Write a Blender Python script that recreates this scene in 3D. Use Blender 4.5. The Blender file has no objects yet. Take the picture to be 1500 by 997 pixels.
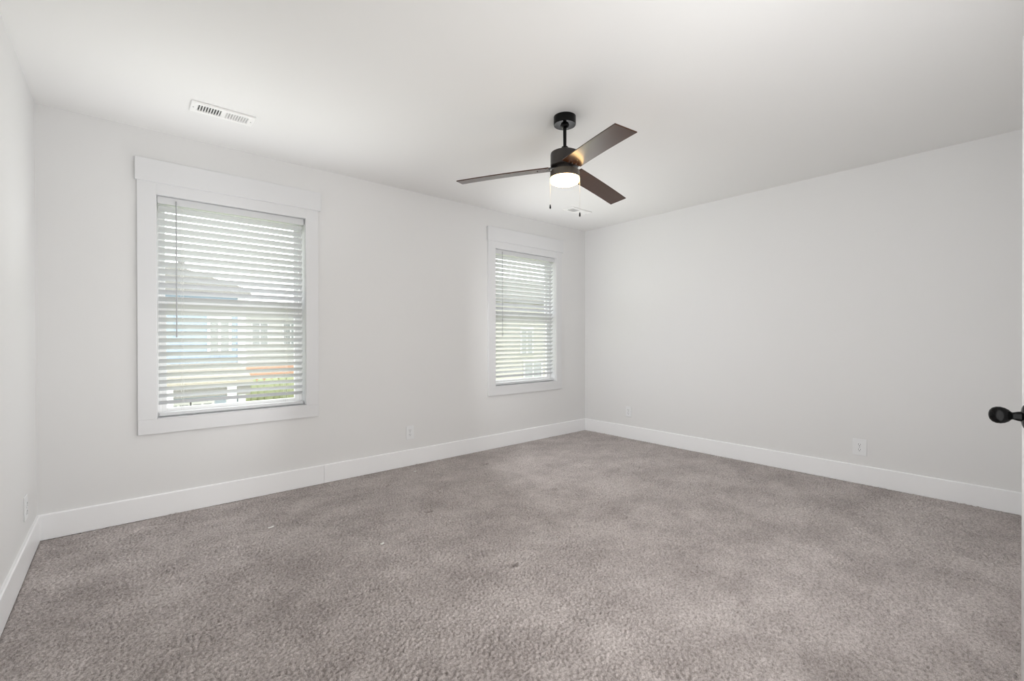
import bpy, bmesh, math, random
import numpy as np
from mathutils import Vector, Matrix

random.seed(7)
C = bpy.context.scene.collection
sc = bpy.context.scene
R = math.radians

# ------------------------------------------------------------------ camera
H = 2.44                      # ceiling height
XL, XR, YB, YF = -0.3706, 4.3166, 3.6462, -0.10
HC = 1.122
yaw, pitch, roll, fpx = 0.709488, -0.003703, -0.002106, 663.22
cy, sy, cp, sp = math.cos(yaw), math.sin(yaw), math.cos(pitch), math.sin(pitch)
Fv = Vector((sy * cp, cy * cp, sp)); Rv = Vector((cy, -sy, 0)); Uv = Rv.cross(Fv)
R2 = Rv * math.cos(roll) + Uv * math.sin(roll); U2 = -Rv * math.sin(roll) + Uv * math.cos(roll)
cd = bpy.data.cameras.new('camera'); cam = bpy.data.objects.new('camera', cd); C.objects.link(cam)
m = Matrix((R2, U2, -Fv)).transposed().to_4x4(); m.translation = Vector((0, 0, HC))
cam.matrix_world = m
cd.sensor_width = 36; cd.lens = fpx / 1500 * 36; cd.clip_start = 0.02; cd.clip_end = 300
sc.camera = cam

# ------------------------------------------------------------------ light, sky, exposure
sc.view_settings.view_transform = 'Standard'; sc.view_settings.look = 'None'
sc.view_settings.gamma = 1; sc.view_settings.use_curve_mapping = False
sc.view_settings.exposure = 0.28
SKY = 3.3
HALL_W = 32.0
w = bpy.data.worlds.new('sky'); sc.world = w; w.use_nodes = True
bg = w.node_tree.nodes['Background']; bg.inputs[0].default_value = (0.97, 0.985, 1.0, 1); bg.inputs[1].default_value = SKY


def area(name, loc, rot, sx, sy_, watts, col=(1, 1, 1), portal=False):
    d = bpy.data.lights.new(name, 'AREA'); d.shape = 'RECTANGLE'; d.size = sx; d.size_y = sy_
    d.energy = watts; d.color = col
    if portal: d.cycles.is_portal = True
    o = bpy.data.objects.new(name, d); C.objects.link(o); o.location = loc; o.rotation_euler = rot
    return o


W1 = dict(x0=0.160, x1=1.056, z0=0.620, z1=2.042, dz=0.0)
W2 = dict(x0=2.897, x1=3.793, z0=0.632, z1=2.054, dz=0.012)
for W in (W1, W2):
    area('window_portal', ((W['x0'] + W['x1']) / 2, YB + 0.17, (W['z0'] + W['z1']) / 2), (R(-90), 0, 0),
         W['x1'] - W['x0'] + .1, W['z1'] - W['z0'] + .1, 1, portal=True)
area('hall_fill', (0.82, -1.0, 0.85), (R(90), 0, 0), 1.3, 1.5, HALL_W, (1.0, 0.985, 0.96))  # added fill light in the unseen hall, shining in through the doorway


def aim(name, loc, n, sx, sy_, watts, spread, col=(0.985, 0.993, 1.0)):
    o = area(name, loc, (0, 0, 0), sx, sy_, watts, col)
    o.rotation_euler = Vector(n).to_track_quat('-Z', 'Y').to_euler(); o.data.spread = R(spread)


# added fill lights near the windows, standing in for daylight off the slats
aim('window_fill_up', (0.62, 3.35, 1.20), (0.0, -.5, .87), 1.3, .35, 3.6, 118)
aim('window_fill_left', (1.0, 3.0, 1.15), (-.97, .1, -.05), .7, 1.3, 3.7, 150)
aim('window_fill_up', (3.20, 3.35, 1.20), (0.0, -.5, .87), 1.3, .35, 2.3, 118)
aim('window_fill_right', (2.1, 3.05, 1.15), (.85, -.4, .0), .7, 1.3, 8.5, 150)
# added fill light at the front of the room, no real source there
aim('front_fill', (1.95, -0.05, 1.3), (.55, .83, 0.05), 1.9, 1.4, 36, 180, (1, 1, 1))
sc.cycles.use_denoising = True
sc.cycles.max_bounces = 14; sc.cycles.diffuse_bounces = 8; sc.cycles.transparent_max_bounces = 16
sc.cycles.sample_clamp_indirect = 6


# ------------------------------------------------------------------ materials
def mat(name, col, rough=0.5, metal=0.0, bump=None, coat=0, emit=None, var=None, spec=0.5):
    M = bpy.data.materials.new(name); M.use_nodes = True
    nt = M.node_tree; b = nt.nodes['Principled BSDF']
    b.inputs['Base Color'].default_value = (*col, 1); b.inputs['Roughness'].default_value = rough
    b.inputs['Metallic'].default_value = metal; b.inputs['Coat Weight'].default_value = coat
    b.inputs['Specular IOR Level'].default_value = spec
    tc = nt.nodes.new('ShaderNodeTexCoord')
    if emit:
        b.inputs['Emission Color'].default_value = (*emit[0], 1); b.inputs['Emission Strength'].default_value = emit[1]
    if bump:
        n = nt.nodes.new('ShaderNodeTexNoise'); n.inputs['Scale'].default_value = bump[0]; n.inputs['Detail'].default_value = 4
        bp = nt.nodes.new('ShaderNodeBump'); bp.inputs['Strength'].default_value = bump[1]; bp.inputs['Distance'].default_value = bump[2]
        nt.links.new(tc.outputs['Object'], n.inputs['Vector']); nt.links.new(n.outputs[0], bp.inputs['Height'])
        nt.links.new(bp.outputs[0], b.inputs['Normal'])
    if var:      # var = (scale vector, second colour)
        mp = nt.nodes.new('ShaderNodeMapping'); mp.inputs['Scale'].default_value = var[0]
        n = nt.nodes.new('ShaderNodeTexNoise'); n.inputs['Scale'].default_value = 1; n.inputs['Detail'].default_value = 5
        mx = nt.nodes.new('ShaderNodeMix'); mx.data_type = 'RGBA'
        mx.inputs[6].default_value = (*col, 1); mx.inputs[7].default_value = (*var[1], 1)
        nt.links.new(tc.outputs['Object'], mp.inputs[0]); nt.links.new(mp.outputs[0], n.inputs['Vector'])
        nt.links.new(n.outputs[0], mx.inputs[0]); nt.links.new(mx.outputs[2], b.inputs['Base Color'])
    return M


def siding(name, col, pitch_=0.14, dark=0.8):
    M = mat(name, col, 0.7); nt = M.node_tree; b = nt.nodes['Principled BSDF']
    tc = nt.nodes.new('ShaderNodeTexCoord'); wv = nt.nodes.new('ShaderNodeTexWave')
    wv.bands_direction = 'Z'; wv.wave_profile = 'SAW'; wv.inputs['Scale'].default_value = 0.314 / pitch_
    bp = nt.nodes.new('ShaderNodeBump'); bp.inputs['Strength'].default_value = 0.6; bp.inputs['Distance'].default_value = 0.02
    nt.links.new(tc.outputs['Object'], wv.inputs['Vector']); nt.links.new(wv.outputs['Fac'], bp.inputs['Height'])
    nt.links.new(bp.outputs[0], b.inputs['Normal'])
    return M


def brick(name, c1, c2, mo):
    M = mat(name, c1, 0.8); nt = M.node_tree; b = nt.nodes['Principled BSDF']
    tc = nt.nodes.new('ShaderNodeTexCoord'); mp = nt.nodes.new('ShaderNodeMapping'); mp.inputs['Rotation'].default_value = (R(90), 0, 0)
    br = nt.nodes.new('ShaderNodeTexBrick'); br.inputs['Color1'].default_value = (*c1, 1); br.inputs['Color2'].default_value = (*c2, 1)
    br.inputs['Mortar'].default_value = (*mo, 1); br.inputs['Scale'].default_value = 2.2; br.inputs['Mortar Size'].default_value = 0.012
    nt.links.new(tc.outputs['Object'], mp.inputs[0]); nt.links.new(mp.outputs[0], br.inputs['Vector'])
    nt.links.new(br.outputs['Color'], b.inputs['Base Color'])
    return M


M_wall = mat('wall_paint', (0.748, 0.748, 0.746), 0.6, bump=(260, 0.06, 0.001), spec=0.3)
M_ceil = mat('ceiling_paint', (0.80, 0.798, 0.79), 0.8, bump=(180, 0.06, 0.001), spec=0.2)
M_trim = mat('trim_white_darkened', (0.72, 0.725, 0.735), 0.35)  # same paint as the baseboards, darkened to offset stronger light on the casings
M_base = mat('baseboard_white_lifted', (0.88, 0.885, 0.895), 0.35)  # same paint as the trim, lightened to offset weaker light near the floor
M_vinyl = mat('vinyl_white', (0.90, 0.90, 0.90), 0.3)
M_slat = mat('slat_white', (0.65, 0.66, 0.67), 0.35, bump=(30, 0.02, 0.001))
M_cord = mat('cord', (0.72, 0.72, 0.70), 0.7)
M_wand = mat('wand_plastic', (0.42, 0.43, 0.44), 0.15, coat=0.5)
M_plate = mat('outlet_plastic', (0.79, 0.80, 0.81), 0.3)
M_slot = mat('slot_dark', (0.03, 0.03, 0.03), 0.6)
M_vent = mat('vent_enamel', (0.86, 0.86, 0.85), 0.4)
M_vent_shade = mat('vent_shade_dark', (0.05, 0.05, 0.05), 0.9)
M_black = mat('black_gloss', (0.002, 0.002, 0.002), 0.10, spec=0.2)
M_knob = mat('black_knob', (0.002, 0.002, 0.002), 0.18, spec=0.08)
M_bronze = mat('bronze_metal', (0.035, 0.03, 0.027), 0.38, metal=0.3, spec=0.6)
M_kit = mat('light_kit_metal', (0.10, 0.085, 0.07), 0.35, metal=0.4)
M_nickel = mat('screw_metal', (0.35, 0.35, 0.35), 0.3, metal=1)
M_blade = mat('blade_wood', (0.045, 0.017, 0.008), 0.20, var=((60, 6, 60), (0.062, 0.024, 0.010)), spec=0.5)
M_glow = mat('lamp_glass', (0.9, 0.88, 0.82), 0.4, emit=((1.0, 0.62, 0.26), 10.0))
M_chain = mat('chain_metal', (0.75, 0.74, 0.72), 0.35, metal=0.6)
M_door = mat('door_paint', (0.80, 0.80, 0.80), 0.4)
M_paper = mat('paper_scrap', (0.85, 0.85, 0.83), 0.8)
# outside: everything out there is lit by an open sky much brighter than the room
M_blue = siding('siding_blue', (0.263, 0.322, 0.400)); M_white_s = siding('siding_white', (0.468, 0.458, 0.449))
M_cream = siding('siding_cream', (0.40, 0.385, 0.355)); M_xtrim = mat('outside_trim', (0.663, 0.663, 0.663), 0.6)
M_roof = mat('roof_shingle', (0.214, 0.205, 0.195), 0.9, bump=(12, 0.5, 0.02))
M_roof2 = mat('roof_shingle_tan', (0.332, 0.302, 0.254), 0.9, bump=(12, 0.5, 0.02))
M_xglass = mat('house_window_glass', (0.25, 0.26, 0.26), 0.1)
M_brick = brick('brick_orange', (0.56, 0.32, 0.22), (0.52, 0.29, 0.20), (0.5, 0.42, 0.36))
M_lawn = mat('lawn', (0.34, 0.36, 0.23), 0.95, bump=(20, 0.5, 0.03), var=((1.5, 1.5, 1.5), (0.390, 0.390, 0.175)))
M_hedge = mat('hedge_leaf', (0.33, 0.35, 0.21), 0.9, bump=(30, 0.8, 0.03))
M_drive = mat('concrete_drive', (0.429, 0.429, 0.409), 0.9, bump=(30, 0.3, 0.01))

M_glass = bpy.data.materials.new('window_glass'); M_glass.use_nodes = True
nt = M_glass.node_tree; nt.nodes.remove(nt.nodes['Principled BSDF'])
tr = nt.nodes.new('ShaderNodeBsdfTransparent'); gl = nt.nodes.new('ShaderNodeBsdfGlossy'); gl.inputs['Roughness'].default_value = 0.01
fr = nt.nodes.new('ShaderNodeFresnel'); fr.inputs[0].default_value = 1.45; mx = nt.nodes.new('ShaderNodeMixShader')
tr.inputs[0].default_value = (0.96, 0.98, 0.97, 1)
geo = nt.nodes.new('ShaderNodeNewGeometry'); mm = nt.nodes.new('ShaderNodeMath'); mm.operation = 'MULTIPLY_ADD'; mm.inputs[1].default_value = -1; mm.inputs[2].default_value = 1
m2 = nt.nodes.new('ShaderNodeMath'); m2.operation = 'MULTIPLY'
nt.links.new(geo.outputs['Backfacing'], mm.inputs[0]); nt.links.new(mm.outputs[0], m2.inputs[0]); nt.links.new(fr.outputs[0], m2.inputs[1])
nt.links.new(m2.outputs[0], mx.inputs[0]); nt.links.new(tr.outputs[0], mx.inputs[1]); nt.links.new(gl.outputs[0], mx.inputs[2])
nt.links.new(mx.outputs[0], nt.nodes['Material Output'].inputs[0])


# carpet: greige cut pile, the nap brushed into lighter and darker patches
def carpet_material():
    M = bpy.data.materials.new('carpet_pile'); M.use_nodes = True
    nt = M.node_tree; b = nt.nodes['Principled BSDF']; b.inputs['Roughness'].default_value = 0.95
    b.inputs['Specular IOR Level'].default_value = 0.1
    b.inputs['Sheen Weight'].default_value = 0.15
    tc = nt.nodes.new('ShaderNodeTexCoord')

    def noise(scale, detail, vec=(1, 1, 1), rough=0.5):
        mp = nt.nodes.new('ShaderNodeMapping'); mp.inputs['Scale'].default_value = vec
        n = nt.nodes.new('ShaderNodeTexNoise'); n.inputs['Scale'].default_value = scale
        n.inputs['Detail'].default_value = detail; n.inputs['Roughness'].default_value = rough
        nt.links.new(tc.outputs['Object'], mp.inputs[0]); nt.links.new(mp.outputs[0], n.inputs['Vector'])
        return n
    big = noise(2.6, 9, (1, 1.2, 1), 0.72); r1 = nt.nodes.new('ShaderNodeValToRGB')
    r1.color_ramp.elements[0].position = 0.35; r1.color_ramp.elements[1].position = 0.62
    r1.color_ramp.elements[0].color = (0.44, 0.396, 0.384, 1); r1.color_ramp.elements[1].color = (0.64, 0.586, 0.572, 1)
    nt.links.new(big.outputs[0], r1.inputs[0])
    fib = noise(420, 3, (1, 1, 1), 0.7); r2 = nt.nodes.new('ShaderNodeValToRGB')
    r2.color_ramp.elements[0].position = 0.33; r2.color_ramp.elements[1].position = 0.6
    r2.color_ramp.elements[0].color = (0.55, 0.54, 0.53, 1); r2.color_ramp.elements[1].color = (1.12, 1.12, 1.12, 1)
    nt.links.new(fib.outputs[0], r2.inputs[0])
    tuf = noise(95, 3, (1, 1, 1), 0.6); r3 = nt.nodes.new('ShaderNodeValToRGB')
    r3.color_ramp.elements[0].position = 0.36; r3.color_ramp.elements[1].position = 0.56
    r3.color_ramp.elements[0].color = (0.66, 0.65, 0.63, 1); r3.color_ramp.elements[1].color = (1.05, 1.05, 1.05, 1)
    nt.links.new(tuf.outputs[0], r3.inputs[0])
    mu2 = nt.nodes.new('ShaderNodeMix'); mu2.data_type = 'RGBA'; mu2.blend_type = 'MULTIPLY'; mu2.inputs[0].default_value = 1
    nt.links.new(r1.outputs[0], mu2.inputs[6]); nt.links.new(r3.outputs[0], mu2.inputs[7])
    mul = nt.nodes.new('ShaderNodeMix'); mul.data_type = 'RGBA'; mul.blend_type = 'MULTIPLY'; mul.inputs[0].default_value = 1
    nt.links.new(mu2.outputs[2], mul.inputs[6]); nt.links.new(r2.outputs[0], mul.inputs[7])
    nt.links.new(mul.outputs[2], b.inputs['Base Color'])
    bp = nt.nodes.new('ShaderNodeBump'); bp.inputs['Strength'].default_value = 0.5; bp.inputs['Distance'].default_value = 0.003
    nt.links.new(fib.outputs[0], bp.inputs['Height']); nt.links.new(bp.outputs[0], b.inputs['Normal'])
    return M


M_carpet = carpet_material()


# ------------------------------------------------------------------ helpers
def box(bm, x0, x1, y0, y1, z0, z1, bev=0.0, seg=1):
    vs = [bm.verts.new((x, y, z)) for x in (x0, x1) for y in (y0, y1) for z in (z0, z1)]
    fs = [bm.faces.new([vs[i] for i in q]) for q in
          ((0, 1, 3, 2), (4, 6, 7, 5), (0, 4, 5, 1), (2, 3, 7, 6), (0, 2, 6, 4), (1, 5, 7, 3))]
    bmesh.ops.recalc_face_normals(bm, faces=fs)
    if bev:
        es = list({e for f in fs for e in f.edges})
        bmesh.ops.bevel(bm, geom=es, offset=bev, segments=seg, affect='EDGES', profile=0.5)
    return vs


def prism(bm, pts, a0, a1, axis='x', bev=0):
    """pts: 2D outline; extruded along axis from a0 to a1. x: pts=(y,z)  y: (x,z)  z: (x,y)"""
    def P(p, a): return {'x': (a, p[0], p[1]), 'y': (p[0], a, p[1]), 'z': (p[0], p[1], a)}[axis]
    A = [bm.verts.new(P(p, a0)) for p in pts]; B = [bm.verts.new(P(p, a1)) for p in pts]
    fs = [bm.faces.new(A), bm.faces.new(B[::-1])]
    n = len(pts)
    for i in range(n): fs.append(bm.faces.new((A[i], B[i], B[(i + 1) % n], A[(i + 1) % n])))
    bmesh.ops.recalc_face_normals(bm, faces=fs)
    if bev:
        bmesh.ops.bevel(bm, geom=list({e for f in fs for e in f.edges}), offset=bev, segments=1, affect='EDGES')


def lathe(bm, prof, n=48, mtx=None, closed=True):
    """prof: (radius, height) along z"""
    rings = []; allv = []
    for r, z in prof:
        if r < 1e-6: ring = [bm.verts.new((0, 0, z))]
        else: ring = [bm.verts.new((r * math.cos(2 * math.pi * i / n), r * math.sin(2 * math.pi * i / n), z)) for i in range(n)]
        rings.append(ring); allv += ring
    fs = []
    for a, b in zip(rings, rings[1:]):
        for i in range(n):
            j = (i + 1) % n
            if len(a) == 1 and len(b) == 1: continue
            if len(a) == 1: fs.append(bm.faces.new((a[0], b[i], b[j])))
            elif len(b) == 1: fs.append(bm.faces.new((a[i], b[0], a[j])))
            else: fs.append(bm.faces.new((a[i], b[i], b[j], a[j])))
    if closed:
        for rg in (rings[0], rings[-1]):
            if len(rg) > 1: fs.append(bm.faces.new(rg))
    bmesh.ops.recalc_face_normals(bm, faces=fs)
    if mtx is not None: bmesh.ops.transform(bm, matrix=mtx, verts=allv)
    return allv


def tube(bm, a, b, r, n=10):
    a, b = Vector(a), Vector(b); d = b - a
    q = d.to_track_quat('Z', 'Y').to_matrix().to_4x4(); q.translation = a
    lathe(bm, [(r, 0), (r, d.length)], n, q)


def obj(name, bm, material, parent=None, smooth=None, kind=None):
    me = bpy.data.meshes.new(name); bm.to_mesh(me); bm.free(); me.materials.append(material)
    o = bpy.data.objects.new(name, me); C.objects.link(o)
    if parent is not None: o.parent = parent
    if smooth:
        for p in me.polygons: p.use_smooth = True
        me.set_sharp_from_angle(angle=R(smooth))
    if kind: o['kind'] = kind
    return o


def thing(name, label, cat, loc=(0, 0, 0), rotz=0, group=None):
    o = bpy.data.objects.new(name, None); C.objects.link(o); o.empty_display_size = 0.05
    o.location = loc; o.rotation_euler = (0, 0, rotz); o['label'] = label; o['category'] = cat
    if group: o['group'] = group
    return o


def tag(o, label, cat, group=None):
    o['label'] = label; o['category'] = cat
    if group: o['group'] = group
    return o


def struct(name, bm, material, smooth=None, parent=None):
    return obj(name, bm, material, parent, smooth, kind='structure')


def sempty(name, loc):
    o = bpy.data.objects.new(name, None); C.objects.link(o); o.location = loc; o['kind'] = 'structure'; return o


B = bmesh.new
# ------------------------------------------------------------------ room shell
T = 0.15
bm = B()      # back wall with two window openings
xs = [XL - T, W1['x0'], W1['x1'], W2['x0'], W2['x1'], XR + T]
for i in range(5):
    if i in (1, 3):
        W = W1 if i == 1 else W2
        box(bm, xs[i], xs[i + 1], YB, YB + T, -0.1, W['z0']); box(bm, xs[i], xs[i + 1], YB, YB + T, W['z1'], H + 0.1)
    else: box(bm, xs[i], xs[i + 1], YB, YB + T, -0.1, H + 0.1)
struct('wall_back', bm, M_wall)
bm = B(); box(bm, XL - T, XL, YF - T, YB, -0.1, H + 0.1); struct('wall_left', bm, M_wall)
bm = B(); box(bm, XR, XR + T, YF - T, YB, -0.1, H + 0.1); struct('wall_right', bm, M_wall)
DX0, DX1, DZ = 0.42, 1.27, 2.06
bm = B()      # front wall with the doorway the camera looks in from
box(bm, XL, DX0, YF - T, YF, -0.1, H + 0.1); box(bm, DX1, XR, YF - T, YF, -0.1, H + 0.1); box(bm, DX0, DX1, YF - T, YF, DZ, H + 0.1)
struct('wall_front', bm, M_wall)
bm = B(); box(bm, XL - T, XR + T, YF - T - 1.2, YB + T, H, H + 0.12); struct('ceiling', bm, M_ceil)
bm = B()      # hall outside the doorway
box(bm, -0.6, -0.5, YF - T - 1.1, YF - T, -0.1, H); box(bm, 2.1, 2.2, YF - T - 1.1, YF - T, -0.1, H)
box(bm, -0.6, 2.2, YF - T - 1.2, YF - T - 1.1, -0.1, H)
struct('wall_hall', bm, M_wall)
bm = B(); box(bm, -0.6, 2.2, YF - T - 1.2, YF - T, -0.1, -0.004); box(bm, DX0, DX1, YF - T, YF, -0.1, -0.004)
struct('floor_hall', bm, M_carpet)
bm = B()      # door casing round the doorway
cw = 0.085
box(bm, DX0 - cw, DX0, YF, YF + 0.016, 0, DZ, 0.002); box(bm, DX1, DX1 + 0.012, YF, YF + 0.012, 0, DZ, 0.002)
box(bm, DX0 - cw - 0.01, DX1 + 0.03, YF, YF + 0.02, DZ, DZ + 0.13, 0.002)
struct('trim_1', bm, M_trim)


# carpet: a fine grid whose height is band-passed noise (tufts), smoothed in brushed patches, with furniture dents
def carpet():
    st = 0.005
    nx = int((XR - XL) / st) + 1; ny = int((YB - YF) / st) + 1
    rng = np.random.default_rng(3)
    fx = np.fft.fftfreq(nx, st)[None, :]; fy = np.fft.rfftfreq(ny, st)[:, None]
    fx = np.fft.fftfreq(nx, st)[:, None]; fy = np.fft.rfftfreq(ny, st)[None, :]

    def band(lam, wdt, ax=1.0, ay=1.0, ang=0.0):
        n = np.fft.rfft2(rng.standard_normal((nx, ny)))
        u = (fx * math.cos(ang) + fy * math.sin(ang)) * ax; v = (-fx * math.sin(ang) + fy * math.cos(ang)) * ay
        f = np.sqrt(u * u + v * v) + 1e-9
        g = np.exp(-(np.log(f * lam) ** 2) / (2 * wdt ** 2))
        r = np.fft.irfft2(n * g, s=(nx, ny)); return r / r.std()
    X = (np.linspace(XL, XR, nx))[:, None] * np.ones((1, ny)); Y = np.ones((nx, 1)) * np.linspace(YF, YB, ny)[None, :]
    t1 = band(0.0145, 0.38, 0.85, 1.5, 0.86); t2 = band(0.034, 0.4, 0.8, 1.4, 0.86); mask = band(0.45, 0.5); und = band(0.8, 0.5)
    mk = 0.55 + 0.45 / (1 + np.exp(-1.6 * mask))
    # the tufts stand rougher towards the camera side of the room, where feet have brushed them up
    h = 0.0046 * np.tanh(1.1 * t1 - 0.2) + 0.0020 * np.tanh(t2)
    pits = np.clip(-t1 - 1.15, 0, 1.2)
    h = h - 0.0110 * pits
    h = h * mk + 0.0012 * und
    for (dx, dy) in ((2.465, 3.242), (1.525, 3.257), (1.5, 2.588), (2.427, 2.347), (2.382, 1.703), (1.46, 1.704)):
        d = np.sqrt((X - dx) ** 2 + ((Y - dy)) ** 2)
        h -= 0.055 / (1 + np.exp((d - 0.026) / 0.0018)); h += 0.004 * np.exp(-((d - 0.036) / 0.01) ** 2)
    for (x0, y0, x1, y1) in ((1.13, 1.34, 1.23, 1.27), (0.02, 3.40, 0.10, 3.52), (0.10, 3.52, 0.20, 3.46)):   # scuffs in the nap
        dx_, dy_ = x1 - x0, y1 - y0; L2 = dx_ * dx_ + dy_ * dy_
        t = np.clip(((X - x0) * dx_ + (Y - y0) * dy_) / L2, 0, 1)
        d = np.sqrt((X - x0 - t * dx_) ** 2 + (Y - y0 - t * dy_) ** 2); h -= 0.006 * np.exp(-(d / 0.012) ** 2)
    e = np.minimum(np.minimum(X - XL, XR - X), YB - Y); h = np.where(e < 0.02, np.minimum(h, 0.0) - 0.003, h)
    co = np.stack([X, Y, h - 0.001], -1).reshape(-1, 3).astype(np.float32)
    idx = np.arange(nx * ny).reshape(nx, ny)
    q = np.stack([idx[:-1, :-1], idx[1:, :-1], idx[1:, 1:], idx[:-1, 1:]], -1).reshape(-1)
    nf = (nx - 1) * (ny - 1)
    me = bpy.data.meshes.new('floor'); me.vertices.add(nx * ny); me.vertices.foreach_set('co', co.ravel())
    me.loops.add(nf * 4); me.loops.foreach_set('vertex_index', q.astype(np.int32))
    me.polygons.add(nf); me.polygons.foreach_set('loop_start', np.arange(0, nf * 4, 4, dtype=np.int32))
    me.update(calc_edges=True); me.materials.append(M_carpet)
    me.polygons.foreach_set('use_smooth', np.ones(nf, dtype=bool))
    o = bpy.data.objects.new('floor', me); C.objects.link(o); o['kind'] = 'structure'


carpet()

# baseboards
bh, bt = 0.142, 0.014
prof = lambda s, b0: [(b0, 0), (b0 + s * bt, 0), (b0 + s * bt, bh - 0.005), (b0 + s * (bt - 0.005), bh), (b0, bh)]
bm = B(); prism(bm, prof(-1, YB), XL, 1.1850, 'x'); prism(bm, prof(-1, YB), 1.1868, XR, 'x'); struct('baseboard_back', bm, M_base)
bm = B(); prism(bm, prof(1, XL), YF, YB - bt, 'y'); struct('baseboard_left', bm, M_base)
bm = B(); prism(bm, prof(-1, XR), YF, YB - bt, 'y'); struct('baseboard_right', bm, M_base)
bm = B(); prism(bm, prof(1, YF), XL, DX0 - cw, 'x'); prism(bm, prof(1, YF), DX1 + 0.012, XR, 'x'); struct('baseboard_front', bm, M_base)


# ------------------------------------------------------------------ windows
def window(n, W):
    x0, x1, z0, z1, dz = W['x0'], W['x1'], W['z0'], W['z1'], W['dz']
    root = sempty('window_%d' % n, ((x0 + x1) / 2, YB, z0)); ox = -Vector(root.location)

    def put(name, bm, m_, par=root, **k):
        if par is root: bmesh.ops.translate(bm, verts=bm.verts, vec=ox)
        else: bmesh.ops.translate(bm, verts=bm.verts, vec=ox)
        return obj(name, bm, m_, par, **k)
    ft = 0.018
    cx0, cx1, cz0 = x0 - 0.094, x1 + 0.090, 0.527 + dz
    hz0, hz1 = 2.111 + dz, 2.252 + dz
    for a, b in ((cx0, x0 + 0.001), (x1 - 0.001, cx1)):
        bm = B(); box(bm, a, b, YB - ft, YB, z0, hz0 + 0.003, 0.0015); put('side_casing', bm, M_trim)
    bm = B(); box(bm, cx0, cx1, YB - ft, YB, cz0, z0 + 0.0, 0.002); put('bottom_casing', bm, M_trim)
    bm = B(); box(bm, x0, x1, YB - ft, YB, z1 - 0.003, hz0 + 0.003, 0.0015); put('top_casing', bm, M_trim)
    bm = B(); box(bm, cx0 - 0.010, cx1 + 0.018, YB - 0.030, YB, hz0, hz1, 0.002); put('head_casing', bm, M_trim)
    bm = B(); jt = 0.012          # jamb lining
    box(bm, x0, x0 + 0.004, YB - 0.002, YB + 0.135, z0, z1); box(bm, x1 - 0.004, x1, YB - 0.002, YB + 0.135, z0, z1)
    box(bm, x0, x1, YB - 0.002, YB + 0.135, z1 - 0.004, z1); box(bm, x0, x1, YB - 0.002, YB + 0.135, z0 - 0.001, z0 + 0.004)
    put('jamb', bm, M_trim)
    bm = B(); box(bm, x0 + 0.001, x1 - 0.001, YB - 0.0195, YB - 0.004, z0 - 0.004, z0 + 0.003, 0.002); put('sill_edge', bm, M_trim)
    # vinyl frame, then two sashes
    fy0, fy1 = YB + 0.078, YB + 0.14
    bm = B(); fw = 0.026
    box(bm, x0, x0 + fw, fy0, fy1, z0, z1, 0.002); box(bm, x1 - fw, x1, fy0, fy1, z0, z1, 0.002)
    box(bm, x0 + fw, x1 - fw, fy0, fy1, z1 - fw, z1, 0.002); box(bm, x0 + fw, x1 - fw, fy0, fy1, z0, z0 + fw, 0.002)
    fr_ = put('frame', bm, M_vinyl)
    mz = 1.352 + dz * 0.7
    for name, sy0, sy1, a, b, sw in (('upper_sash', fy0 + 0.034, fy0 + 0.056, mz + 0.0, z1 - fw, 0.030),
                                     ('lower_sash', fy0 + 0.006, fy0 + 0.032, z0 + fw - 0.004, mz + 0.018, 0.034)):
        bm = B(); xa, xb = x0 + fw - 0.004, x1 - fw + 0.004
        br_ = 0.045 if name == 'upper_sash' else 0.030
        bt_ = 0.034 if name == 'upper_sash' else 0.058
        box(bm, xa, xa + sw, sy0, sy1, a, b, 0.002); box(bm, xb - sw, xb, sy0, sy1, a, b, 0.002)
        box(bm, xa + sw, xb - sw, sy0, sy1, b - bt_, b, 0.002); box(bm, xa + sw, xb - sw, sy0, sy1, a, a + br_, 0.002)
        s = put(name, bm, M_vinyl)
        bm = B(); yc = (sy0 + sy1) / 2; box(bm, xa + sw - 0.002, xb - sw + 0.002, yc - 0.002, yc + 0.002, a + br_ - 0.002, b - bt_ + 0.002)
        put('glass', bm, M_glass, s)
    bm = B(); xc = (x0 + x1) / 2; box(bm, xc - 0.03, xc + 0.03, fy0 + 0.004, fy0 + 0.03, mz + 0.018, mz + 0.028, 0.002); put('sash_lock', bm, M_vinyl)
    return root


window(1, W1); window(2, W2)


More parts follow.
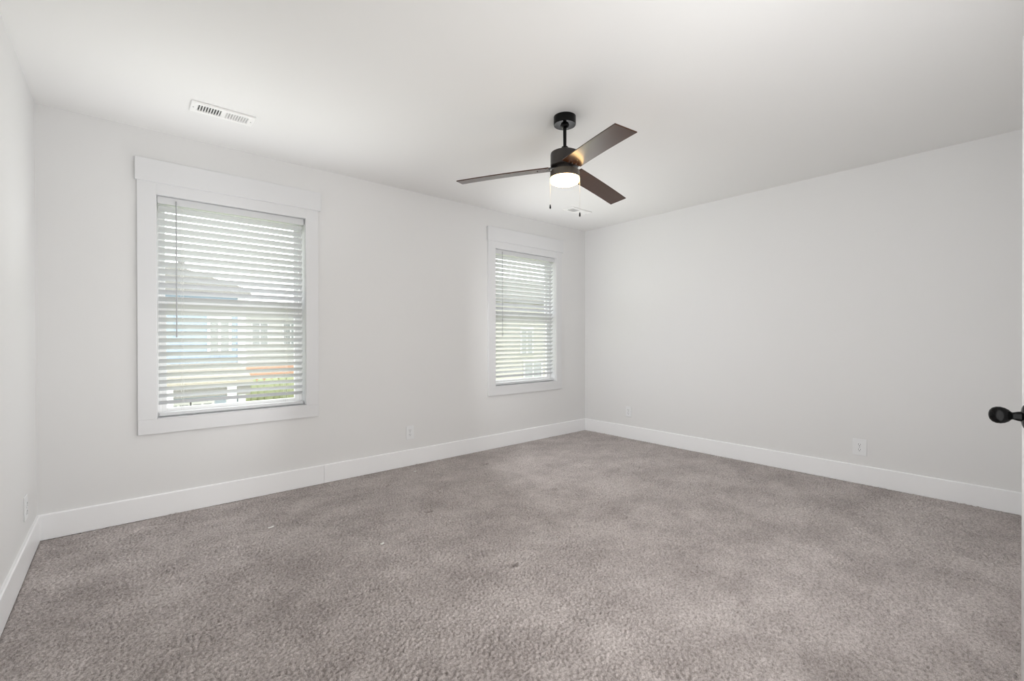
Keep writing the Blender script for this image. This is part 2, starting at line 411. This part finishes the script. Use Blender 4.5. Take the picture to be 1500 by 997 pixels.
def blind(W, label):
    x0, x1 = W['x0'] + 0.010, W['x1'] - 0.012; zt = W['z1'] - 0.006; zb = W['z0'] + 0.012
    yc = YB + 0.040
    root = thing('window_blind', label, 'blind', ((x0 + x1) / 2, yc, zb), group='window blinds on the back wall')
    o_ = -Vector(root.location)

    def put(name, bm, m_, par=root, **k):
        bmesh.ops.translate(bm, verts=bm.verts, vec=o_); return obj(name, bm, m_, par, **k)
    bm = B(); box(bm, x0, x1, yc - 0.026, yc + 0.026, zt - 0.040, zt, 0.002); put('headrail', bm, M_slat)
    bm = B(); box(bm, x0 - 0.003, x1 + 0.003, yc - 0.034, yc - 0.028, zt - 0.046, zt, 0.002); put('valance', bm, M_slat)
    # slats: 50 mm wide, gently crowned, room edge raised
    bm = B(); ang = R(SLAT); pitch_ = 0.0446; n = 0; z = zt - 0.046 - 0.026
    zs = []
    while z > zb + 0.045:
        zs.append(z)
        k = 6; wd = 0.050; top = []; bot = []
        for i in range(k + 1):
            s = (i / k - 0.5) * wd; crown = 0.0016 * (1 - (2 * i / k - 1) ** 2)
            for lst, t in ((top, 0.0014), (bot, -0.0014)):
                yy = s * math.cos(ang) + (crown + t) * math.sin(ang)
                zz = -s * math.sin(ang) + (crown + t) * math.cos(ang)
                lst.append((yc + yy, z + zz))
        prism(bm, top + bot[::-1], x0 + 0.003, x1 - 0.003, 'x'); z -= pitch_
    zl = zs[-1]
    put('slats', bm, M_slat, smooth=40)
    bm = B(); box(bm, x0 + 0.003, x1 - 0.003, yc - 0.025, yc + 0.025, zb, zb + 0.020, 0.004, 2); put('bottom_rail', bm, M_slat)
    for fx_ in (0.145, 0.862):
        xx = x0 + (x1 - x0) * fx_
        bm = B()
        for yy in (yc - 0.0255, yc + 0.0255):
            tube(bm, (xx - 0.006, yy, zb + 0.018), (xx - 0.006, yy, zt - 0.04), 0.0006, 5)
            tube(bm, (xx + 0.006, yy, zb + 0.018), (xx + 0.006, yy, zt - 0.04), 0.0006, 5)
        for zz in zs:
            box(bm, xx - 0.004, xx + 0.004, yc - 0.0262, yc - 0.0225, zz + 0.008, zz + 0.014)
        put('ladder_cord', bm, M_cord)
    bm = B(); xx = x0 + 0.094; yy = yc - 0.040
    tube(bm, (xx, yy, 1.165 + W['dz']), (xx, yy, zt - 0.020), 0.0036, 8); lathe(bm, [(0.0, 0), (0.005, 0.002), (0.0052, 0.03), (0.0036, 0.035)], 10, Matrix.Translation((xx, yy, 1.135 + W['dz'])))
    put('wand', bm, M_wand, smooth=40)
    return root


SLAT = 32
blind(W1, 'white slatted blind in the nearer left window, blue house behind its slats')
blind(W2, 'white slatted blind in the farther window, beside the room corner')


# ------------------------------------------------------------------ outlets
def outlet(label, loc, rotz, pw=0.074, ph=0.118):
    root = thing('wall_outlet', label, 'outlet', loc, rotz, 'electrical outlets low on the walls')
    bm = B(); box(bm, -pw / 2, pw / 2, -0.006, 0.0, -ph / 2, ph / 2, 0.0025, 2); obj('cover_plate', bm, M_plate, root)
    for s in (-1, 1):
        bm = B(); pts = []
        for i in range(24):
            a = 2 * math.pi * i / 24; x = 0.0165 * math.cos(a); z = 0.0165 * math.sin(a)
            pts.append((x, max(-0.0135, min(0.0135, z)) + s * 0.0195))
        prism(bm, pts, -0.0085, -0.005, 'y'); rc = obj('receptacle', bm, M_plate, root)
        bm = B()
        box(bm, -0.0080, -0.0055, -0.0089, -0.0080, s * 0.0195 - 0.001, s * 0.0195 + 0.008)
        box(bm, 0.0052, 0.0077, -0.0089, -0.0080, s * 0.0195 - 0.000, s * 0.0195 + 0.007)
        lathe(bm, [(0.0028, 0), (0.0028, 0.0009)], 12, Matrix.Translation((0, -0.0080, s * 0.0195 - 0.0075)) @ Matrix.Rotation(R(90), 4, 'X'))
        obj('slot', bm, M_slot, rc)
    bm = B(); lathe(bm, [(0.003, 0), (0.0025, 0.001), (0, 0.001)], 12, Matrix.Translation((0, -0.006, 0)) @ Matrix.Rotation(R(90), 4, 'X'))
    obj('screw', bm, M_nickel, root)


outlet('white duplex outlet on the window wall between the two windows', (1.930, YB, 0.292), 0)
outlet('small far white outlet on the right wall near the room corner', (XR, 3.011, 0.300), R(-90))
outlet('nearer white outlet on the right wall, its dark slots visible', (XR, 0.903, 0.280), R(-90), 0.088, 0.127)
outlet('white outlet on the left wall above the baseboard near the corner', (XL, 3.25, 0.295), R(90))


# ------------------------------------------------------------------ ceiling vents
def vent(label, x0, x1, y0, y1):
    xc, yc = (x0 + x1) / 2, (y0 + y1) / 2
    root = thing('ceiling_vent', label, 'vent', (xc, yc, H), 0, 'ceiling air vents by the window wall')
    w_, d_ = (x1 - x0) / 2, (y1 - y0) / 2
    sx, sd = w_ - 0.030, 0.040
    t = 0.011
    bm = B(); box(bm, -sx - 0.002, sx + 0.002, -sd - 0.002, sd + 0.002, -0.0012, -0.0002); obj('shade_sheet', bm, M_vent_shade, root)  # dark sheet on the closed ceiling, painted-in shade behind the louvres
    bm = B()
    box(bm, -w_, w_, -d_, -sd, -t, 0, 0.003); box(bm, -w_, w_, sd, d_, -t, 0, 0.003)
    box(bm, -w_, -sx, -sd - 0.003, sd + 0.003, -t, 0, 0.002); box(bm, sx, w_, -sd - 0.003, sd + 0.003, -t, 0, 0.002)
    box(bm, -0.010, 0.010, -sd - 0.002, sd + 0.002, -t, -0.001, 0.001)
    obj('frame', bm, M_vent, root)
    n = 9
    for s in (-1, 1):
        bm = B()
        for i in range(n + 1):
            x = s * (0.010 + (sx - 0.010) * (i / n)); a = s * 1
            lean = 0.0065
            # every louvre leans away from the middle of the vent
            pts = [(x - 0.0012, -t + 0.0005), (x + 0.0022, -t + 0.0005), (x + 0.0022 - s * lean, -0.0012), (x - 0.0012 - s * lean, -0.0012)]
            if abs(x) - 0.010 < lean * 0.9 and s * 1: pts = [(x - 0.001, -t + 0.0005), (x + 0.002, -t + 0.0005), (x + 0.002, -0.0012), (x - 0.001, -0.0012)]
            prism(bm, pts, -sd, sd, 'y')
        obj('louvers', bm, M_vent, root)
    for s in (-1, 1):
        bm = B(); lathe(bm, [(0.0035, 0), (0.003, 0.0015), (0, 0.0015)], 12, Matrix.Translation((s * (w_ - 0.014), 0, -t)) @ Matrix.Rotation(R(180), 4, 'X'))
        obj('screw', bm, M_nickel, root)


vent('white ceiling vent above the left window, two rows of dark slots', 0.290, 0.602, 3.030, 3.165)
vent('white ceiling vent in the far corner seen below the ceiling fan', 3.405, 3.700, 3.030, 3.165)

# ------------------------------------------------------------------ ceiling fan
FX, FY, ZB = 1.9985, 1.8413, 2.1383
fan = thing('ceiling_fan', 'dark three-blade ceiling fan with glowing drum light and pull chains', 'ceiling fan', (FX, FY, ZB))
Z = lambda z: z - ZB
bm = B(); lathe(bm, [(0.0, Z(H)), (0.066, Z(H)), (0.066, Z(2.396)), (0.064, Z(2.391)), (0.0, Z(2.391))][::-1], 64)
can = obj('canopy', bm, M_black, fan, smooth=40)
for a in (200, 232, 20, 52):
    bm = B(); lathe(bm, [(0.0045, 0), (0.0035, 0.003), (0, 0.003)], 12, Matrix.Translation((0.036 * math.cos(R(a)), 0.036 * math.sin(R(a)), Z(2.391))) @ Matrix.Rotation(R(180), 4, 'X'))
    obj('screw', bm, M_black, can)
bm = B(); lathe(bm, [(0.026, Z(2.392)), (0.022, Z(2.378)), (0.0105, Z(2.374)), (0.0095, Z(2.24))], 32); obj('downrod', bm, M_black, fan, smooth=40)
bm = B(); lathe(bm, [(0.019, Z(2.262)), (0.021, Z(2.256)), (0.021, Z(2.226)), (0.019, Z(2.222))], 32); obj('coupling', bm, M_black, fan, smooth=40)
bm = B(); lathe(bm, [(0.0, Z(2.232)), (0.070, Z(2.231)), (0.0835, Z(2.224)), (0.0850, Z(2.215)), (0.0850, Z(2.150)), (0.082, Z(2.146)), (0.05, Z(2.146)), (0.05, Z(2.121)), (0.0, Z(2.121))], 72)
obj('motor_housing', bm, M_bronze, fan, smooth=35)
bm = B(); lathe(bm, [(0.0, Z(2.1215)), (0.070, Z(2.1215)), (0.0850, Z(2.117)), (0.0865, Z(2.112)), (0.0865, Z(2.079)), (0.0850, Z(2.077)), (0.0, Z(2.077))], 72)
obj('light_kit', bm, M_kit, fan, smooth=35)
bm = B(); lathe(bm, [(0.0, Z(2.0770)), (0.0855, Z(2.0770)), (0.0858, Z(2.060)), (0.082, Z(2.051)), (0.070, Z(2.045)), (0.04, Z(2.042)), (0.0, Z(2.0415))], 72)
obj('lamp_shade', bm, M_glow, fan, smooth=60)
# blades
RB, HW, PH, TH = -0.6591, 0.0605, 0.1801, -0.9237
DEV = (0, 0.0106, 0.0188); TX, TY, DR = -0.0051, 0.0132, -0.1072


def bladept(k, r, s, up):
    a = TH + k * 2 * math.pi / 3 + DEV[k]
    e = Vector((math.cos(a), math.sin(a), 0)); n = Vector((-math.sin(a), math.cos(a), 0))
    nn = n * math.cos(PH) + Vector((0, 0, 1)) * math.sin(PH)
    up_ = e.cross(nn); up_ = up_ if up_.z > 0 else -up_
    v = e * r + nn * s + up_ * up
    v.z += v.x * TX + v.y * TY - 0.0411 * abs(r) - 0.045 * r * r
    return v


def bladebox(bm, k, r0, r1, s0, s1, u0, u1, nr=1, bev=0):
    vs = []
    for i in range(nr + 1):
        r = r0 + (r1 - r0) * i / nr
        vs.append([bm.verts.new(bladept(k, r, s, u)) for s, u in ((s0, u0), (s1, u0), (s1, u1), (s0, u1))])
    fs = [bm.faces.new(vs[0]), bm.faces.new(vs[-1][::-1])]
    for a, b in zip(vs, vs[1:]):
        for j in range(4): fs.append(bm.faces.new((a[j], a[(j + 1) % 4], b[(j + 1) % 4], b[j])))
    bmesh.ops.recalc_face_normals(bm, faces=fs)
    if bev: bmesh.ops.bevel(bm, geom=list({e for f in fs for e in f.edges if e.calc_face_angle(0) > 0.6}), offset=bev, segments=2, affect='EDGES')


for k in range(3):
    bm = B(); bladebox(bm, k, -0.090, RB, -HW, HW, -0.003, 0.003, 10, 0.0015)
    bl = obj('blade', bm, M_blade, fan, smooth=30)
    bm = B(); bladebox(bm, k, -0.045, -0.150, -0.028, 0.028, 0.0032, 0.0065, 1, 0.001)
    obj('blade_bracket', bm, M_bronze, bl)
    for r, s in ((-0.165, 0.0), (-0.108, -0.022), (-0.108, 0.022), (-0.100, 0.0)):
        p_ = bladept(k, r, s, -0.003); q_ = bladept(k, r, s, -0.0055)
        bm = B(); tube(bm, p_, q_, 0.004 if r == -0.165 else 0.0045, 12); obj('blade_screw', bm, M_black if r == -0.165 else M_nickel, bl, smooth=40)
# pull chains hang from the rim of the light kit
def chain(px_off, z_end):
    c = fan
    bm = B(); x, y = px_off
    tube(bm, (x, y, Z(2.088)), (x, y, Z(z_end + 0.026)), 0.0009, 6)
    ch = obj('pull_chain', bm, M_chain, c)
    bm = B(); lathe(bm, [(0.0, 0), (0.0042, 0.002), (0.0050, 0.010), (0.0036, 0.022), (0.0012, 0.027), (0, 0.027)], 16, Matrix.Translation((x, y, Z(z_end))))
    obj('pull', bm, M_black, ch, smooth=50)


chain((-0.0655, 0.0575), 1.895); chain((0.0600, -0.0640), 1.845)

# ------------------------------------------------------------------ open door against the front wall, with its knob
hx, hy = 1.292, -0.072; ex, ey = 2.050, 0.0342
da = math.atan2(ey - hy, ex - hx); dl = math.hypot(ex - hx, ey - hy)
door = sempty('door_1', (hx, hy, 0.0)); door.rotation_euler = (0, 0, da)
bm = B(); box(bm, 0, dl, -0.035, 0, 0.012, 2.022, 0.002)
leaf = obj('door_leaf', bm, M_door, door)
bm = B()
for (z0, z1) in ((0.20, 0.86), (1.02, 1.88)):
    for (a, b) in ((0.12, dl / 2 - 0.05), (dl / 2 + 0.05, dl - 0.12)):
        for (p0, p1, q0, q1) in ((a, b, z0, z0 + 0.012), (a, b, z1 - 0.012, z1), (a, a + 0.012, z0, z1), (b - 0.012, b, z0, z1)):
            box(bm, p0, p1, -0.0002, 0.0022, q0, q1)
obj('panel_moulding', bm, M_door, leaf)
kx = dl - 0.070; kz = 0.893
rotm = Matrix.Translation((kx, 0, kz)) @ Matrix.Rotation(R(-90), 4, 'X')
bm = B(); lathe(bm, [(0.0, 0), (0.033, 0), (0.034, 0.002), (0.0325, 0.005), (0.026, 0.0075), (0.0145, 0.010), (0.0135, 0.016), (0.0105, 0.026),
                     (0.0115, 0.029), (0.0175, 0.034), (0.0225, 0.042), (0.0248, 0.051), (0.0243, 0.060), (0.0205, 0.068), (0.013, 0.0735), (0.006, 0.0755), (0.0, 0.076)], 40, rotm)
kn = obj('door_knob', bm, M_knob, leaf, smooth=60)
for hz in (0.25, 1.02, 1.80):
    bm = B(); tube(bm, (0.0, 0.004, hz - 0.045), (0.0, 0.004, hz + 0.045), 0.006, 12); obj('hinge', bm, M_black, leaf, smooth=40)

# ------------------------------------------------------------------ debris on the carpet
for i, (x, y, l, w_, a, lab) in enumerate(((1.07, 2.339, 0.022, 0.010, 20, 'small white paper scrap on the carpet, nearest of the scraps'),
                                     (0.663, 2.977, 0.036, 0.006, 15, 'thin white paper sliver on the carpet left of the middle'),
                                     (1.865, 3.432, 0.022, 0.006, -25, 'tiny white scrap on the carpet near the window wall baseboard'))):
    bm = B()
    pts = [(-l / 2, -w_ / 2), (l * 0.1, -w_ * 0.65), (l / 2, -w_ * 0.3), (l * 0.42, w_ / 2), (-l * 0.1, w_ * 0.4), (-l * 0.45, w_ * 0.6)]
    prism(bm, pts, -0.0015, 0.0030, 'z')
    for v in bm.verts: v.co.z += 0.003 * abs(v.co.x) / l
    o = obj('paper_scrap', bm, M_paper); o.location = (x, y, 0.0035); o.rotation_euler = (0, 0, R(a)); tag(o, lab, 'scrap', 'white scraps on the carpet')

# ------------------------------------------------------------------ outside, a storey below
GZ = -3.0
bm = B(); box(bm, -30, 90, YB + 1.2, 110, GZ - 0.2, GZ - 0.05); o = obj('lawn', bm, M_lawn, kind='stuff'); tag(o, 'sunlit green lawn outside below the left window', 'grass')


def house_window(par, x0, x1, z0, z1, y, mull=1, org=(0, 0, 0)):
    bm = B(); t = 0.07
    box(bm, x0 - t, x1 + t, y - 0.05, y, z1, z1 + t); box(bm, x0 - t, x1 + t, y - 0.05, y, z0 - t, z0)
    box(bm, x0 - t, x0, y - 0.05, y, z0, z1); box(bm, x1, x1 + t, y - 0.05, y, z0, z1)
    for i in range(1, mull + 1):
        xm = x0 + (x1 - x0) * i / (mull + 1); box(bm, xm - 0.03, xm + 0.03, y - 0.04, y, z0, z1)
    f = obj('window_frame', bm, M_xtrim, par); f.location = (-par.location.x, -par.location.y, -par.location.z)
    bm = B(); box(bm, x0, x1, y - 0.02, y - 0.005, z0, z1); obj('pane', bm, M_xglass, f)


def part(name, bm, m_, par):
    o = obj(name, bm, m_, par); o.location = -Vector(par.location); return o


# blue house straight across from the left window
hs = thing('house', 'light blue house outside seen through the left window blind', 'house', (-1.5, 20, GZ))
bm = B(); box(bm, -8, 2.72, 16, 24, GZ, 2.5); part('wall', bm, M_blue, hs)
bm = B(); prism(bm, [(-8.5, 2.45), (2.95, 2.45), (2.95, 2.62), (1.2, 3.15), (-6.5, 3.15), (-8.5, 2.62)], 15.6, 24.4, 'y'); part('roof', bm, M_roof, hs)
bm = B(); box(bm, 2.66, 2.86, 15.94, 16.2, GZ, 2.5); part('corner_trim', bm, M_xtrim, hs)
house_window(hs, 1.95, 2.42, 0.75, 1.75, 16)
bm = B(); prism(bm, [(14.3, 0.02), (14.3, -0.12), (16.0, -0.12), (16.0, 0.42)], -8, 2.75, 'x'); part('porch_roof', bm, M_roof2, hs)
bm = B(); box(bm, -8, 2.7, 14.4, 14.55, -0.40, -0.12); part('porch_beam', bm, M_roof, hs)
for xx in (0.85, 2.25):
    bm = B(); box(bm, xx - 0.11, xx + 0.11, 14.36, 14.58, GZ, -0.12); part('porch_post', bm, M_xtrim, hs)
for a, b in ((-0.4, 0.35), (0.95, 1.42), (1.52, 1.98)):
    house_window(hs, a, b, -2.2, -0.75, 16, 1)
bm = B(); tube(bm, (1.35, 17.0, 3.0), (1.35, 17.0, 3.5), 0.09, 12); part('roof_pipe', bm, M_roof, hs)
# white and brick house farther off to the right
h2 = thing('house', 'white house with an orange brick base, farther off behind the lawn', 'house', (10, 38, GZ))
bm = B(); box(bm, 5.8, 16, 34, 42, -0.55, 3.2); part('wall', bm, M_white_s, h2)
bm = B(); box(bm, 5.75, 16.05, 33.9, 42.05, GZ, -0.45); part('brick_base', bm, M_brick, h2)
bm = B(); prism(bm, [(33.3, 3.1), (33.3, 3.3), (38, 3.9), (42.7, 3.3), (42.7, 3.1)], 5.4, 16.4, 'x'); part('roof', bm, M_roof2, h2)
house_window(h2, 6.5, 7.4, 0.8, 2.2, 34); house_window(h2, 8.4, 9.3, 0.8, 2.2, 34)
bm = B()
for i in range(26):
    xx = 5.6 + i * 0.42; rr = random.uniform(0.30, 0.42)
    bmesh.ops.create_icosphere(bm, subdivisions=2, radius=1, matrix=Matrix.Translation((xx, 31.4 + random.uniform(-.1, .1), GZ + 0.95)) @ Matrix.Diagonal((rr, rr, 0.55 + random.uniform(0, .2) + (0.25 if i < 8 else 0), 1)))
o = obj('hedge', bm, M_hedge, smooth=60); tag(o, 'low green hedge outside in front of the orange brick house', 'hedge')
# cream house seen through the far window
h3 = thing('house', 'cream sided house outside seen through the farther right window blind', 'house', (17, 20, GZ))
bm = B(); box(bm, 10.8, 24, 16, 24, GZ, 2.9); part('wall', bm, M_cream, h3)
bm = B(); prism(bm, [(15.4, 2.8), (15.4, 3.0), (20, 4.6), (24.6, 3.0), (24.6, 2.8)], 10.4, 24.4, 'x'); part('roof', bm, M_roof, h3)
house_window(h3, 14.3, 15.0, 0.4, 1.6, 16); house_window(h3, 14.5, 15.6, -1.7, 0.0, 16, 1)
bm = B(); box(bm, 5.2, 10.5, 17, 30, GZ, GZ + 0.03); tag(obj('driveway', bm, M_drive), 'pale concrete driveway outside beyond the lawn, low in the left window', 'driveway')
